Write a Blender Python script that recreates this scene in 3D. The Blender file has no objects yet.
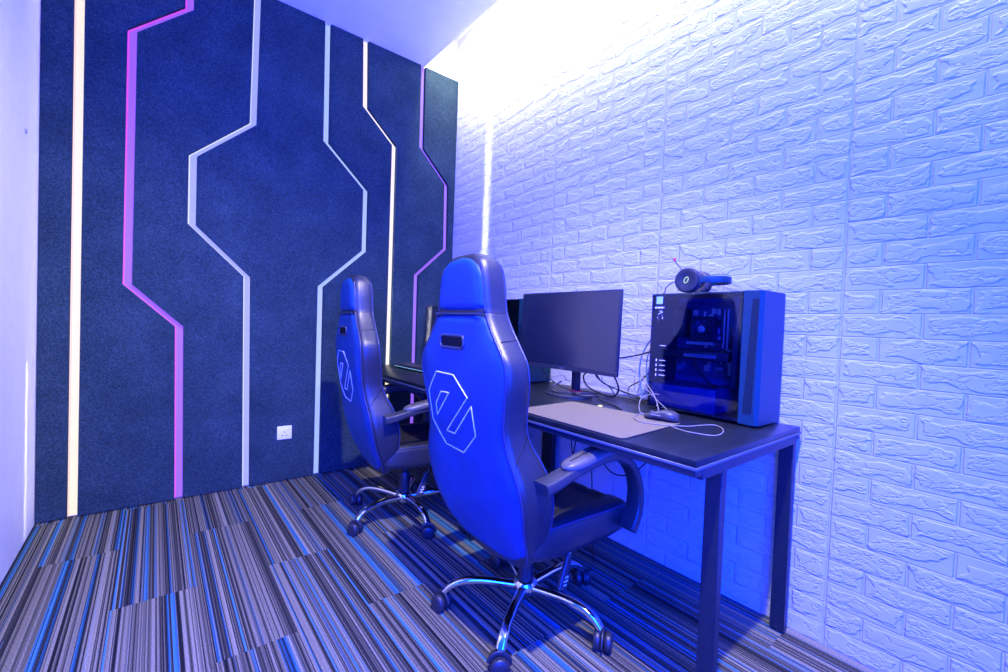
import bpy, bmesh, math, random
from mathutils import Vector, Matrix
random.seed(4)
S = bpy.context.scene
COL = S.collection
PI = math.pi

# ------------------------------------------------------------------ helpers
def smooth01(t): return t * t * (3 - 2 * t)

def crom(pts, n=8, closed=False):
    """Catmull-Rom samples through pts"""
    P = [Vector(p) for p in pts]; m = len(P); out = []
    segs = m if closed else m - 1
    for i in range(segs):
        if closed:
            a, b, c, d = P[(i - 1) % m], P[i], P[(i + 1) % m], P[(i + 2) % m]
        else:
            a, b, c, d = P[max(i - 1, 0)], P[i], P[i + 1], P[min(i + 2, m - 1)]
        for k in range(n):
            t = k / n
            out.append(.5 * ((2 * b) + (c - a) * t + (2 * a - 5 * b + 4 * c - d) * t * t + (3 * b - a - 3 * c + d) * t ** 3))
    if not closed: out.append(P[-1])
    return out

def interp(table, z):
    """Catmull-Rom interpolation of rows (key, values...) ascending by key"""
    if z <= table[0][0]: return list(table[0][1:])
    if z >= table[-1][0]: return list(table[-1][1:])
    for i in range(len(table) - 1):
        if table[i][0] <= z <= table[i + 1][0]:
            z0, z1 = table[i][0], table[i + 1][0]; t = (z - z0) / (z1 - z0); o = []
            for k in range(1, len(table[0])):
                p1, p2 = table[i][k], table[i + 1][k]
                m1 = (table[i + 1][k] - table[i - 1][k]) / (table[i + 1][0] - table[i - 1][0]) if i > 0 else (p2 - p1) / (z1 - z0)
                m2 = (table[i + 2][k] - p1) / (table[i + 2][0] - z0) if i + 2 < len(table) else (p2 - p1) / (z1 - z0)
                h = z1 - z0; t2, t3 = t * t, t ** 3
                o.append((2 * t3 - 3 * t2 + 1) * p1 + (t3 - 2 * t2 + t) * h * m1 + (-2 * t3 + 3 * t2) * p2 + (t3 - t2) * h * m2)
            return o

def box(bm, x0, x1, y0, y1, z0, z1, bev=0.0, seg=2, mi=0):
    r = bmesh.ops.create_cube(bm, size=1)
    for v in r['verts']:
        v.co = Vector(((x0 + x1) / 2 + v.co.x * (x1 - x0), (y0 + y1) / 2 + v.co.y * (y1 - y0), (z0 + z1) / 2 + v.co.z * (z1 - z0)))
    vs = set(r['verts'])
    fs = [f for f in bm.faces if all(v in vs for v in f.verts)]
    for f in fs: f.material_index = mi
    if bev > 0:
        es = [e for e in bm.edges if e.verts[0] in vs and e.verts[1] in vs]
        bmesh.ops.bevel(bm, geom=es, offset=bev, segments=seg, affect='EDGES', profile=.5)
    return bm

def cyl(bm, c, axis, r1, r2, length, n=24, bev=0.0):
    """cylinder/cone starting at c along axis"""
    ax = Vector(axis).normalized(); q = ax.to_track_quat('Z', 'Y').to_matrix()
    prof = [(0, 0), (r1, 0), (r2, length), (0, length)]
    if bev > 0:
        prof = [(0, 0), (r1 - bev, 0), (r1 - bev * .3, bev * .3), (r1, bev), (r2, length - bev), (r2 - bev * .3, length - bev * .3), (r2 - bev, length), (0, length)]
    return lathe(bm, prof, n, c, q)

def lathe(bm, prof, n=24, c=(0, 0, 0), q=None):
    c = Vector(c); rings = []
    for r, z in prof:
        if r <= 1e-6:
            co = Vector((0, 0, z)); co = q @ co if q else co
            rings.append([bm.verts.new(c + co)])
        else:
            ring = []
            for i in range(n):
                a = 2 * PI * i / n; co = Vector((r * math.cos(a), r * math.sin(a), z)); co = q @ co if q else co
                ring.append(bm.verts.new(c + co))
            rings.append(ring)
    for a, b in zip(rings, rings[1:]):
        for i in range(n):
            j = (i + 1) % n
            if len(a) == 1 and len(b) == 1: continue
            if len(a) == 1: bm.faces.new((a[0], b[j], b[i]))
            elif len(b) == 1: bm.faces.new((a[i], a[j], b[0]))
            else: bm.faces.new((a[i], a[j], b[j], b[i]))
    return bm

def sweep(bm, path, section, up=(0, 0, 1), closed=False, scale=None, caps=True):
    """sweep a closed 2D section (list of (side, up)) along path"""
    P = [Vector(p) for p in path]; m = len(P); rings = []; prev = None
    upv = Vector(up)
    for i, p in enumerate(P):
        if closed: t = P[(i + 1) % m] - P[(i - 1) % m]
        else: t = P[min(i + 1, m - 1)] - P[max(i - 1, 0)]
        if t.length < 1e-9: t = Vector((1, 0, 0))
        t.normalize()
        if prev is None:
            s = t.cross(upv)
            if s.length < 1e-3: s = t.cross(Vector((1, 0, 0)))
        else:
            s = prev - t * prev.dot(t)
            if s.length < 1e-4: s = t.cross(upv)
        s.normalize(); prev = s
        u = s.cross(t).normalized()
        k = scale[i] if scale else (1, 1)
        if not isinstance(k, (tuple, list)): k = (k, k)
        rings.append([bm.verts.new(p + s * (a * k[0]) + u * (b * k[1])) for a, b in section])
    n = len(section)
    for i in range(m if closed else m - 1):
        a, b = rings[i], rings[(i + 1) % m]
        for j in range(n):
            bm.faces.new((a[j], a[(j + 1) % n], b[(j + 1) % n], b[j]))
    if caps and not closed:
        bm.faces.new(rings[0][::-1]); bm.faces.new(rings[-1])
    return bm

def circ(r, n=8): return [(r * math.cos(2 * PI * i / n), r * math.sin(2 * PI * i / n)) for i in range(n)]

def rrect(w, h, r, n=4):
    o = []
    for cx, cy, a0 in ((w / 2 - r, h / 2 - r, 0), (-w / 2 + r, h / 2 - r, PI / 2), (-w / 2 + r, -h / 2 + r, PI), (w / 2 - r, -h / 2 + r, 1.5 * PI)):
        for k in range(n + 1):
            a = a0 + PI / 2 * k / n; o.append((cx + r * math.cos(a), cy + r * math.sin(a)))
    return o

def tube(bm, pts, r, n=8, sm=6, closed=False):
    return sweep(bm, crom(pts, sm, closed) if sm > 1 else pts, circ(r, n), closed=closed)

def prism(bm, poly, fn0, fn1):
    """poly: 2D list; fn0/fn1 map to the two 3D faces"""
    a = [bm.verts.new(fn0(*p)) for p in poly]; b = [bm.verts.new(fn1(*p)) for p in poly]
    n = len(poly)
    bm.faces.new(a); bm.faces.new(b[::-1])
    for i in range(n):
        j = (i + 1) % n; bm.faces.new((a[j], a[i], b[i], b[j]))
    return bm

def obj(name, bm, mats, parent=None, smooth=40, loc=None, rz=None):
    bmesh.ops.recalc_face_normals(bm, faces=bm.faces)
    me = bpy.data.meshes.new(name); bm.to_mesh(me); bm.free()
    if not isinstance(mats, (list, tuple)): mats = [mats]
    for m in mats: me.materials.append(m)
    if smooth is not None:
        me.shade_smooth()
        try: me.set_sharp_from_angle(angle=math.radians(smooth))
        except Exception: pass
    o = bpy.data.objects.new(name, me); COL.objects.link(o)
    if parent: o.parent = parent
    if loc is not None: o.location = loc
    if rz is not None: o.rotation_euler = (0, 0, rz)
    return o

def tag(o, label, cat, group=None, kind=None):
    o['label'] = label; o['category'] = cat
    if group: o['group'] = group
    if kind: o['kind'] = kind
    return o

def thing(name, label, cat, loc=(0, 0, 0), rz=0, group=None):
    o = bpy.data.objects.new(name, None); o.empty_display_size = .1; COL.objects.link(o)
    o.location = loc; o.rotation_euler = (0, 0, rz)
    return tag(o, label, cat, group)

def structure(o):
    o['kind'] = 'structure'; return o

def copy_tree(o, parent=None):
    c = o.copy(); COL.objects.link(c)
    if parent: c.parent = parent
    for ch in [x for x in COL.objects if x.parent == o]: copy_tree(ch, c)
    return c

# ------------------------------------------------------------------ materials
class NT:
    def __init__(s, name):
        s.m = bpy.data.materials.new(name); s.m.use_nodes = True; s.t = s.m.node_tree
        s.b = s.t.nodes['Principled BSDF']
    def n(s, typ, **kw):
        x = s.t.nodes.new(typ)
        for k, v in kw.items(): setattr(x, k, v)
        return x
    def link(s, a, b): s.t.links.new(a, b)
    def put(s, sock, v):
        if isinstance(v, (int, float)): sock.default_value = v
        elif isinstance(v, (tuple, list)): sock.default_value = v
        else: s.link(v, sock)
    def math(s, op, a, b=None, c=None, clamp=False):
        x = s.n('ShaderNodeMath', operation=op, use_clamp=clamp)
        s.put(x.inputs[0], a)
        if b is not None: s.put(x.inputs[1], b)
        if c is not None: s.put(x.inputs[2], c)
        return x.outputs[0]
    def sstep(s, v, lo, hi):
        x = s.n('ShaderNodeMapRange', interpolation_type='SMOOTHSTEP')
        s.put(x.inputs[0], v); s.put(x.inputs[1], lo); s.put(x.inputs[2], hi); return x.outputs[0]
    def noise(s, vec, scale, detail=2, rough=.5, dim='3D'):
        x = s.n('ShaderNodeTexNoise', noise_dimensions=dim)
        if vec is not None: s.link(vec, x.inputs['Vector'])
        x.inputs['Scale'].default_value = scale; x.inputs['Detail'].default_value = detail; x.inputs['Roughness'].default_value = rough
        return x.outputs[0]
    def white(s, x_, y_=0.0, z_=0.0):
        c = s.n('ShaderNodeCombineXYZ'); s.put(c.inputs[0], x_); s.put(c.inputs[1], y_); s.put(c.inputs[2], z_)
        w = s.n('ShaderNodeTexWhiteNoise', noise_dimensions='3D'); s.link(c.outputs[0], w.inputs['Vector']); return w.outputs['Value']
    def ramp(s, v, stops, interp='LINEAR'):
        r = s.n('ShaderNodeValToRGB'); r.color_ramp.interpolation = interp; e = r.color_ramp.elements
        while len(e) < len(stops): e.new(.5)
        for k, (p, c) in enumerate(stops): e[k].position = p; e[k].color = (*c, 1)
        s.link(v, r.inputs[0]); return r.outputs[0]
    def bump(s, h, dist, strength=1.0):
        b = s.n('ShaderNodeBump'); b.inputs['Distance'].default_value = dist; b.inputs['Strength'].default_value = strength
        s.link(h, b.inputs['Height']); s.link(b.outputs[0], s.b.inputs['Normal'])
    def set(s, color=None, rough=None, metal=None, spec=None, coat=None, coat_rough=None):
        if color is not None: s.put(s.b.inputs['Base Color'], (*color, 1) if isinstance(color, tuple) else color)
        if rough is not None: s.put(s.b.inputs['Roughness'], rough)
        if metal is not None: s.b.inputs['Metallic'].default_value = metal
        if spec is not None: s.b.inputs['Specular IOR Level'].default_value = spec
        if coat is not None: s.b.inputs['Coat Weight'].default_value = coat
        if coat_rough is not None: s.b.inputs['Coat Roughness'].default_value = coat_rough
        return s
    def xyz(s, world=True):
        if world: src = s.n('ShaderNodeNewGeometry').outputs['Position']
        else: src = s.n('ShaderNodeTexCoord').outputs['Object']
        sp = s.n('ShaderNodeSeparateXYZ'); s.link(src, sp.inputs[0]); return src, sp.outputs[0], sp.outputs[1], sp.outputs[2]

def plain(name, color, rough, metal=0, spec=.5, var=.15, scale=60, bumpd=0.0, coat=None):
    """a material with a slight procedural mottling"""
    t = NT(name); src, x, y, z = t.xyz(False)
    f = t.noise(src, scale, 3)
    lo = tuple(c * (1 - var) for c in color); hi = tuple(min(1, c * (1 + var)) for c in color)
    t.set(t.ramp(f, [(.3, lo), (.7, hi)]), rough, metal, spec, coat)
    if bumpd: t.bump(f, bumpd)
    return t.m

def emit(name, color, k):
    t = NT(name); src, x, y, z = t.xyz()
    t.set((.10, .10, .10), .6, 0, .2)
    t.b.inputs['Emission Color'].default_value = (*color, 1)
    f = t.noise(src, 30, 1)   # slight unevenness of the diodes behind the diffuser
    t.link(t.math('MULTIPLY_ADD', f, .12 * k, .94 * k), t.b.inputs['Emission Strength'])
    return t.m

def leather(name, color, rough, spec=.5):
    t = NT(name); src, x, y, z = t.xyz(False)
    v = t.n('ShaderNodeTexVoronoi'); v.inputs['Scale'].default_value = 420; t.link(src, v.inputs['Vector'])
    f = t.noise(src, 9, 3)
    t.set(t.ramp(f, [(.3, tuple(c * .85 for c in color)), (.7, tuple(c * 1.15 for c in color))]), rough, 0, spec)
    t.bump(t.math('ADD', v.outputs['Distance'], t.math('MULTIPLY', f, 1.5)), .0006, .5)
    return t.m

M = {}
# foam brick wallpaper: sheets of 10 half-offset courses, 3.5 bricks wide, with stone-like relief
def brick_mat():
    t = NT('white_foam_brick'); src, x, y, z = t.xyz()
    v = t.math('DIVIDE', t.math('SUBTRACT', z, .0705), .077); n = t.math('FLOOR', v); fv = t.math('SUBTRACT', v, n)
    u = t.math('DIVIDE', t.math('SUBTRACT', y, .4335), .706); m = t.math('FLOOR', u); fu = t.math('SUBTRACT', u, m)
    w = t.math('MULTIPLY', fu, 3.5)
    par = t.math('FLOORED_MODULO', t.math('ADD', n, m), 2.0)
    tt = t.math('ADD', w, t.math('MULTIPLY', t.math('SUBTRACT', 1.0, par), .5))
    bi = t.math('FLOOR', tt); a = t.math('SUBTRACT', tt, bi)
    dx = t.math('MINIMUM', t.math('MINIMUM', a, t.math('SUBTRACT', 1.0, a)), t.math('MINIMUM', w, t.math('SUBTRACT', 3.5, w)))
    dx = t.math('MULTIPLY', dx, .2017)
    dz = t.math('MULTIPLY', t.math('MINIMUM', fv, t.math('SUBTRACT', 1.0, fv)), .077)
    # per-brick offset of the noise domain, so every brick has its own relief
    r1 = t.white(n, m, bi)
    cx = t.n('ShaderNodeCombineXYZ')
    t.link(t.math('MULTIPLY', r1, 40.0), cx.inputs[0]); t.link(t.math('MULTIPLY', y, .45), cx.inputs[1]); t.link(z, cx.inputs[2])
    nv = t.noise(cx.outputs[0], 24, 2); nf = t.noise(cx.outputs[0], 90, 3); nw = t.noise(cx.outputs[0], 33, 3, .6)
    d = t.math('MINIMUM', t.math('SUBTRACT', dx, .003), dz)
    gro = t.math('MULTIPLY', t.sstep(dz, .0003, .0026), t.sstep(dx, .002, .0055))
    dn = t.math('ADD', t.math('MINIMUM', dx, dz), t.math('MULTIPLY', t.math('SUBTRACT', nv, .5), .075))
    plate = t.sstep(dn, .011, .0175)
    crease = t.sstep(t.math('ABSOLUTE', t.math('SUBTRACT', nw, .5)), .0, .05)
    h = t.math('ADD', t.math('MULTIPLY', gro, .42), t.math('MULTIPLY', plate, .13))
    h = t.math('ADD', h, t.math('MULTIPLY', t.math('MULTIPLY', crease, plate), .26))
    h = t.math('ADD', h, t.math('MULTIPLY', nf, .10))
    h = t.math('ADD', h, t.math('MULTIPLY', nv, .18))
    t.set((.51, .54, .62), .55, 0, .3)
    t.bump(h, .0075, .9)
    return t.m
M['brick'] = brick_mat()

def carpet_mat():
    t = NT('striped_carpet_planks'); src, x, y, z = t.xyz()
    c = t.math('FLOOR', t.math('DIVIDE', t.math('ADD', x, .11), .25))
    odd = t.math('FLOORED_MODULO', c, 2.0)
    j = t.math('FLOOR', t.math('SUBTRACT', t.math('SUBTRACT', y, .03), t.math('MULTIPLY', odd, .51)))
    hsh = t.white(c, j, 3.0)
    off = t.math('MULTIPLY', hsh, 37.0)
    fine = t.white(t.math('FLOOR', t.math('DIVIDE', x, .0040)), t.math('FLOOR', off), 1.0)
    mid = t.white(t.math('FLOOR', t.math('DIVIDE', x, .0066)), t.math('FLOOR', off), 2.0)
    wide = t.n('ShaderNodeTexNoise', noise_dimensions='1D'); t.link(t.math('ADD', x, off), wide.inputs['W'])
    wide.inputs['Scale'].default_value = 23; wide.inputs['Detail'].default_value = 1
    tone = t.math('ADD', t.math('MULTIPLY', fine, .40), t.math('ADD', t.math('MULTIPLY', mid, .26), t.math('MULTIPLY', wide.outputs[0], .50)))
    thin = t.white(t.math('FLOOR', t.math('DIVIDE', x, .0031)), t.math('FLOOR', off), 5.0)
    tone = t.math('SUBTRACT', tone, t.math('MULTIPLY', t.math('GREATER_THAN', thin, .70), .30))
    grey = t.ramp(tone, [(.20, (.010, .011, .013)), (.40, (.046, .045, .036)), (.56, (.125, .118, .082)), (.85, (.25, .235, .160))])
    blue = t.ramp(tone, [(.22, (.010, .018, .04)), (.5, (.016, .080, .15)), (.85, (.05, .19, .30))])
    bw = t.n('ShaderNodeTexNoise', noise_dimensions='1D'); t.link(t.math('ADD', t.math('MULTIPLY', x, 1.0), t.math('MULTIPLY', off, 3.1)), bw.inputs['W'])
    bw.inputs['Scale'].default_value = 22; bw.inputs['Detail'].default_value = 2
    sel = t.sstep(t.math('ADD', bw.outputs[0], t.math('MULTIPLY', t.math('SUBTRACT', mid, .5), .30)), .60, .67)
    mx = t.n('ShaderNodeMix', data_type='RGBA'); t.link(sel, mx.inputs[0]); t.link(grey, mx.inputs[6]); t.link(blue, mx.inputs[7])
    sp = t.noise(src, 330, 2)
    m2 = t.n('ShaderNodeMix', data_type='RGBA', blend_type='MULTIPLY'); m2.inputs[0].default_value = .9
    t.link(mx.outputs[2], m2.inputs[6]); t.link(t.ramp(sp, [(.34, (.38, .38, .38)), (.66, (1.55, 1.55, 1.55))]), m2.inputs[7])
    t.set(m2.outputs[2], .95, 0, .1)
    t.bump(t.math('ADD', sp, fine), .002, .5)
    return t.m
M['carpet'] = carpet_mat()

def felt_mat():
    t = NT('charcoal_felt'); src, x, y, z = t.xyz()
    a = t.noise(src, 170, 3, .8); b = t.noise(src, 5, 3)
    f = t.math('ADD', t.math('MULTIPLY', a, .8), t.math('MULTIPLY', b, .2))
    t.set(t.ramp(f, [(.38, (.008, .019, .021)), (.51, (.019, .040, .045)), (.64, (.044, .074, .080))]), .95, 0, .15)
    t.bump(a, .002, .5)
    return t.m
M['felt'] = felt_mat()
M['paint'] = plain('white_painted_plaster', (.74, .74, .76), .6, 0, .3, .03, 12)
M['ceil'] = plain('white_ceiling_paint', (.84, .84, .86), .7, 0, .25, .02, 8)
M['leather'] = leather('black_leather', (.018, .020, .024), .37, .6)
M['backing'] = leather('blue_vinyl', (.003, .046, .185), .5, .25)
M['pad'] = leather('armrest_leather', (.085, .082, .078), .36, .6)
M['blackpl'] = plain('black_plastic', (.022, .022, .026), .38, 0, .5, .2, 40)
M['armpl'] = plain('satin_black_polyurethane', (.028, .03, .034), .33, 0, .5, .15, 50)
M['chrome'] = plain('chrome', (.82, .83, .86), .09, 1, .5, .04, 20)
M['rubber'] = plain('caster_nylon', (.016, .019, .026), .42, 0, .5, .2, 50)
M['thread'] = plain('white_embroidery_thread', (.75, .78, .85), .6, 0, .3, .1, 300)
M['piping'] = leather('piping_leather', (.02, .03, .07), .34, .5)
M['laminate'] = plain('black_wood_laminate', (.007, .010, .014), .34, 0, .32, .35, 25)
M['steel'] = plain('black_powder_coated_steel', (.008, .015, .026), .42, 0, .3, .15, 80, .0002)
M['edge'] = plain('grey_edge_banding', (.06, .08, .12), .35, 0, .5, .1, 40)
M['mat'] = plain('grey_cloth_mouse_mat', (.150, .130, .090), .9, 0, .2, .12, 400, .0004)
M['matedge'] = plain('stitched_rubber_edge', (.03, .03, .035), .8, 0, .2, .2, 200)
M['case'] = plain('blue_tinted_case_steel', (.004, .034, .060), .42, 0, .3, .1, 60)  # blue of the room's light mixed into the case colour
M['bezel'] = plain('matte_black_bezel', (.013, .018, .028), .42, 0, .5, .15, 60)
M['pcb'] = plain('dark_circuit_board', (.025, .045, .12), .45, 0, .5, .4, 90)
M['inner'] = plain('case_inner_paint', (.035, .085, .24), .5, 0, .4, .1, 40)
M['alu'] = plain('brushed_aluminium', (.45, .46, .5), .35, .8, .5, .1, 80)
M['blade'] = plain('fan_blade_plastic', (.06, .06, .07), .4, 0, .5, .1, 40)
M['sticker'] = plain('pale_blue_sticker', (.30, .55, .75), .5, 0, .4, .05, 90)
M['ink'] = plain('white_print', (.75, .77, .8), .5, 0, .4, .05, 90)
M['cable'] = plain('black_cable_sheath', (.018, .018, .02), .45, 0, .5, .2, 60)
M['bluecable'] = plain('blue_cable_sheath', (.06, .16, .42), .45, 0, .5, .1, 60)
M['greycable'] = plain('grey_braided_cord', (.20, .19, .18), .6, 0, .4, .2, 500)
M['red'] = plain('red_velcro', (.55, .03, .04), .7, 0, .3, .1, 90)
M['yellow'] = plain('yellow_paper_tab', (.75, .66, .12), .7, 0, .3, .1, 90)
M['mouse'] = plain('mouse_shell_plastic', (.045, .045, .05), .3, 0, .55, .1, 60)
M['switch'] = plain('white_socket_plastic', (.78, .78, .8), .35, 0, .5, .03, 60)
M['hole'] = plain('dark_recess', (.006, .006, .007), .8, 0, .2, .2, 60)
M['cushion'] = leather('headset_leatherette', (.05, .05, .052), .5, .4)
M['ring'] = emit('lit_ring_green', (.55, .85, .10), .9)
M['rgb'] = emit('keyboard_glow', (.25, .6, .9), .8)
M['rgbw'] = emit('keyboard_glow_white', (.8, .85, 1.0), .7)
M['purpleled'] = emit('case_purple_led', (.55, .2, .9), .8)

def screen_mat():
    t = NT('dark_glossy_screen'); src, x, y, z = t.xyz(False)
    f = t.noise(src, 200, 2)
    t.set(t.ramp(f, [(0, (.003, .006, .020)), (1, (.005, .009, .026))]), .26, 0, 1.0, 1.0, .14)
    return t.m
M['screen'] = screen_mat()

def glass_mat():
    t = NT('tinted_side_glass'); nt = t.t
    out = nt.nodes['Material Output']
    src, x, y, z = t.xyz(False)
    tr = t.n('ShaderNodeBsdfTransparent'); tr.inputs[0].default_value = (.52, .66, .95, 1)
    gl = t.n('ShaderNodeBsdfGlossy'); gl.inputs['Roughness'].default_value = .03; gl.inputs[0].default_value = (.9, .9, .95, 1)
    fr = t.n('ShaderNodeFresnel'); fr.inputs[0].default_value = 1.5
    mx = t.n('ShaderNodeMixShader'); t.link(fr.outputs[0], mx.inputs[0]); t.link(tr.outputs[0], mx.inputs[1]); t.link(gl.outputs[0], mx.inputs[2])
    t.link(mx.outputs[0], out.inputs[0]); return t.m
M['glass'] = glass_mat()

def grille_mat():
    t = NT('perforated_grille'); src, x, y, z = t.xyz(False)
    k = 160.0
    a = t.math('SUBTRACT', t.math('FRACT', t.math('MULTIPLY', y, k)), .5)
    row = t.math('FLOOR', t.math('MULTIPLY', z, k))
    b = t.math('SUBTRACT', t.math('FRACT', t.math('MULTIPLY', z, k)), .5)
    d = t.math('SQRT', t.math('ADD', t.math('MULTIPLY', a, a), t.math('MULTIPLY', b, b)))
    hole = t.sstep(d, .28, .36)
    t.set(t.ramp(hole, [(0, (.001, .001, .002)), (1, (.006, .022, .040))]), .5, 0, .2)
    t.bump(hole, .001)
    return t.m
M['grille'] = grille_mat()

# ------------------------------------------------------------------ camera
H = 1.0649
def camera():
    yaw, pitch, roll = math.radians(38.8526), math.radians(-1.3935), math.radians(2.2140)
    f = Vector((math.sin(yaw) * math.cos(pitch), math.cos(yaw) * math.cos(pitch), math.sin(pitch)))
    r = Vector((math.cos(yaw), -math.sin(yaw), 0)); u = r.cross(f)
    r2 = math.cos(roll) * r + math.sin(roll) * u; u2 = -math.sin(roll) * r + math.cos(roll) * u
    cd = bpy.data.cameras.new('camera'); cd.sensor_width = 36; cd.lens = 433.457 * 36 / 1008; cd.clip_start = .02
    o = bpy.data.objects.new('camera', cd); COL.objects.link(o)
    mm = Matrix((r2, u2, -f)).transposed().to_4x4(); mm.translation = (0, 0, H); o.matrix_world = mm
    S.camera = o
camera()

# ------------------------------------------------------------------ room shell
W, D, XL, ZC = 1.824, 3.05, -.447, 3.022
WB = D + .038              # the wall surface behind the felt
XE = 1.887                 # brick wall's far end (it kinks outward a little)
YB = -.9                   # the room stays open behind the camera
ZT = 3.36
bm = bmesh.new(); box(bm, -2.2, 2.0, YB, WB + .1, -.08, 0); structure(obj('floor', bm, M['carpet'], smooth=None))
bm = bmesh.new(); box(bm, -2.2, 1.581, YB, WB, ZC, ZC + .09); structure(obj('ceiling', bm, M['ceil'], smooth=None))
bm = bmesh.new(); box(bm, 1.2, 2.05, YB, WB + .1, ZT, ZT + .06); structure(obj('ceiling_cove', bm, M['ceil'], smooth=None))
bm = bmesh.new(); box(bm, XL - .1, 2.05, WB, WB + .1, 0, ZT); structure(obj('wall_back', bm, M['paint'], smooth=None))
bm = bmesh.new(); box(bm, XL - .1, XL, 1.0, WB, 0, ZC); structure(obj('wall_left', bm, M['paint'], smooth=None))
bm = bmesh.new()
prism(bm, [(W, YB), (W, 1.85), (XE, WB), (XE + .12, WB), (XE + .12, YB)], lambda a, b: Vector((a, b, 0)), lambda a, b: Vector((a, b, ZT)))
structure(obj('wall_right', bm, M['brick'], smooth=None))
# small screw cap on the left wall
bm = bmesh.new(); cyl(bm, (XL, 2.777, 1.821), (1, 0, 0), .012, .010, .006, 16, .002)
tag(obj('screw_cap', bm, M['alu']), 'small round grey screw cap high on the plain white left wall', 'screw cap')

# ------------------------------------------------------------------ felt panels and LED grooves
HW = .0195
G = [
    [(-.315, 3.02), (-.315, 0)],
    [(.124, 3.02), (.124, 2.760), (-.116, 2.531), (-.119, 1.207), (.106, .988), (.119, 0)],
    [(.454, 3.02), (.446, 2.228), (.153, 1.957), (.154, 1.571), (.432, 1.301), (.452, 0)],
    [(.864, 3.02), (.872, 2.245), (1.150, 1.983), (1.152, 1.555), (.862, 1.279), (.868, 0)],
    [(1.119, 3.02), (1.130, 2.561), (1.353, 2.354), (1.360, 0)],
    [(1.567, 3.02), (1.574, 2.405), (1.804, 2.173), (1.814, 1.663), (1.565, 1.427), (1.575, 0)],
]
FZ0, FZ1 = .007, 3.02
def cl(pl): return [(x, min(max(z, FZ0), FZ1)) for x, z in pl]
bounds = [[(XL + .003, 3.02), (XL + .003, 0)]] + G + [[(XE - .004, 3.02), (XE - .004, 0)]]
plab = ['narrow charcoal felt panel at the far left, beside the plain white wall',
        'charcoal felt panel between the straight cream strip and the left purple strip',
        'charcoal felt panel between the left purple strip and the lavender strip, stepped on both edges',
        'wide hourglass charcoal felt panel with the white wall socket low on it',
        'charcoal felt panel between the pale blue strip and the warm white cornered strip',
        'charcoal felt panel between the warm white cornered strip and the right purple strip',
        'charcoal felt panel in the corner against the white brick wall']
for i in range(7):
    l = cl([(x + (HW if i > 0 else 0), z) for x, z in bounds[i]]); r = cl([(x - (HW if i < 6 else 0), z) for x, z in bounds[i + 1]])
    bm = bmesh.new()
    prism(bm, l[::-1] + r, lambda a, b: Vector((a, D, b)), lambda a, b: Vector((a, WB - .0005, b)))
    tag(obj('felt_panel', bm, M['felt'], smooth=None), plab[i], 'wall panel', 'charcoal felt panels of the LED wall')
scol = [('cream', (1.0, .91, .50), .97, 'straight cream LED strip in the leftmost groove of the felt wall'),
        ('purple', (.34, .10, 1.0), .95, 'purple LED strip left of the lavender one, stepping left then right'),
        ('lavender', (.34, .38, 1.0), .97, 'lavender LED strip that steps left above the wall socket'),
        ('ice', (.38, .50, 1.0), 1.0, 'pale blue LED strip just right of the wall socket'),
        ('warm', (1.0, .91, .68), 1.0, 'warm white LED strip with one bend, behind the far chair'),
        ('violet', (.32, .12, 1.0), .95, 'purple LED strip nearest the white brick wall')]
DC = [(1.0, .72, .42), (.75, .05, .95), (.72, .78, 1.0), (.16, .34, 1.0), (1.0, .97, .86), (.30, .03, .80)]
for i, (nm, c, k, lab) in enumerate(scol):
    m = emit('led_' + nm, c, k)
    l = cl([(x - HW * .97, z) for x, z in G[i]]); r = cl([(x + HW * .97, z) for x, z in G[i]])
    bm = bmesh.new()
    prism(bm, l[::-1] + r, lambda a, b: Vector((a, WB - .012, b)), lambda a, b: Vector((a, WB - .0005, b)))
    ls = tag(obj('led_strip', bm, m, smooth=None), lab, 'light strip', 'LED strips in the felt wall')
    r = cl([(x - HW * .60, z) for x, z in G[i]])           # row of diodes along one side of the channel
    bm = bmesh.new(); prism(bm, l[::-1] + r, lambda a, b: Vector((a, WB - .016, b)), lambda a, b: Vector((a, WB - .0121, b)))
    obj('diode_line', bm, emit('diodes_' + nm, DC[i], 1.0), ls, None)

# wall socket
def socket():
    t = thing('wall_socket', 'white three-pin wall socket low on the felt wall', 'socket', (.6615, D, .318))
    bm = bmesh.new(); box(bm, -.043, .043, -.009, 0, -.043, .043, .003); obj('face_plate', bm, M['switch'], t)
    for x, z, w, h in ((.0, .004, .004, .008), (-.011, -.017, .008, .0045), (.011, -.017, .008, .0045)):
        bm = bmesh.new(); box(bm, x - w / 2, x + w / 2, -.0098, -.0085, z - h / 2, z + h / 2); obj('pin_hole', bm, M['hole'], t)
    bm = bmesh.new(); box(bm, .012, .026, -.0125, -.0085, .016, .026, .001); obj('rocker_switch', bm, M['switch'], t)
socket()

# ------------------------------------------------------------------ office chairs
BACK = [  # z, rear x, front x, half width
    (.292, -.176, -.166, .150), (.302, -.184, -.158, .178), (.33, -.197, -.150, .208), (.36, -.210, -.142, .228), (.40, -.228, -.130, .244), (.45, -.248, -.122, .255),
    (.50, -.262, -.122, .263), (.55, -.275, -.130, .267), (.60, -.285, -.142, .263), (.65, -.294, -.160, .245), (.70, -.303, -.185, .226),
    (.75, -.312, -.203, .219), (.80, -.320, -.211, .225), (.85, -.327, -.218, .236), (.89, -.331, -.224, .244), (.93, -.334, -.230, .246), (.96, -.335, -.232, .238), (1.0, -.335, -.232, .208),
    (1.05, -.335, -.233, .170), (1.10, -.335, -.235, .142), (1.14, -.337, -.236, .134), (1.18, -.338, -.236, .128), (1.225, -.338, -.238, .117),
    (1.25, -.335, -.245, .105), (1.265, -.328, -.255, .088), (1.274, -.318, -.268, .064), (1.279, -.305, -.285, .030)]

BACK = [(z if z < 1.12 else 1.12 + (z - 1.12) * 1.075, a, f, w) for z, a, f, w in BACK]
ZTOP = BACK[-1][0]

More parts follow.
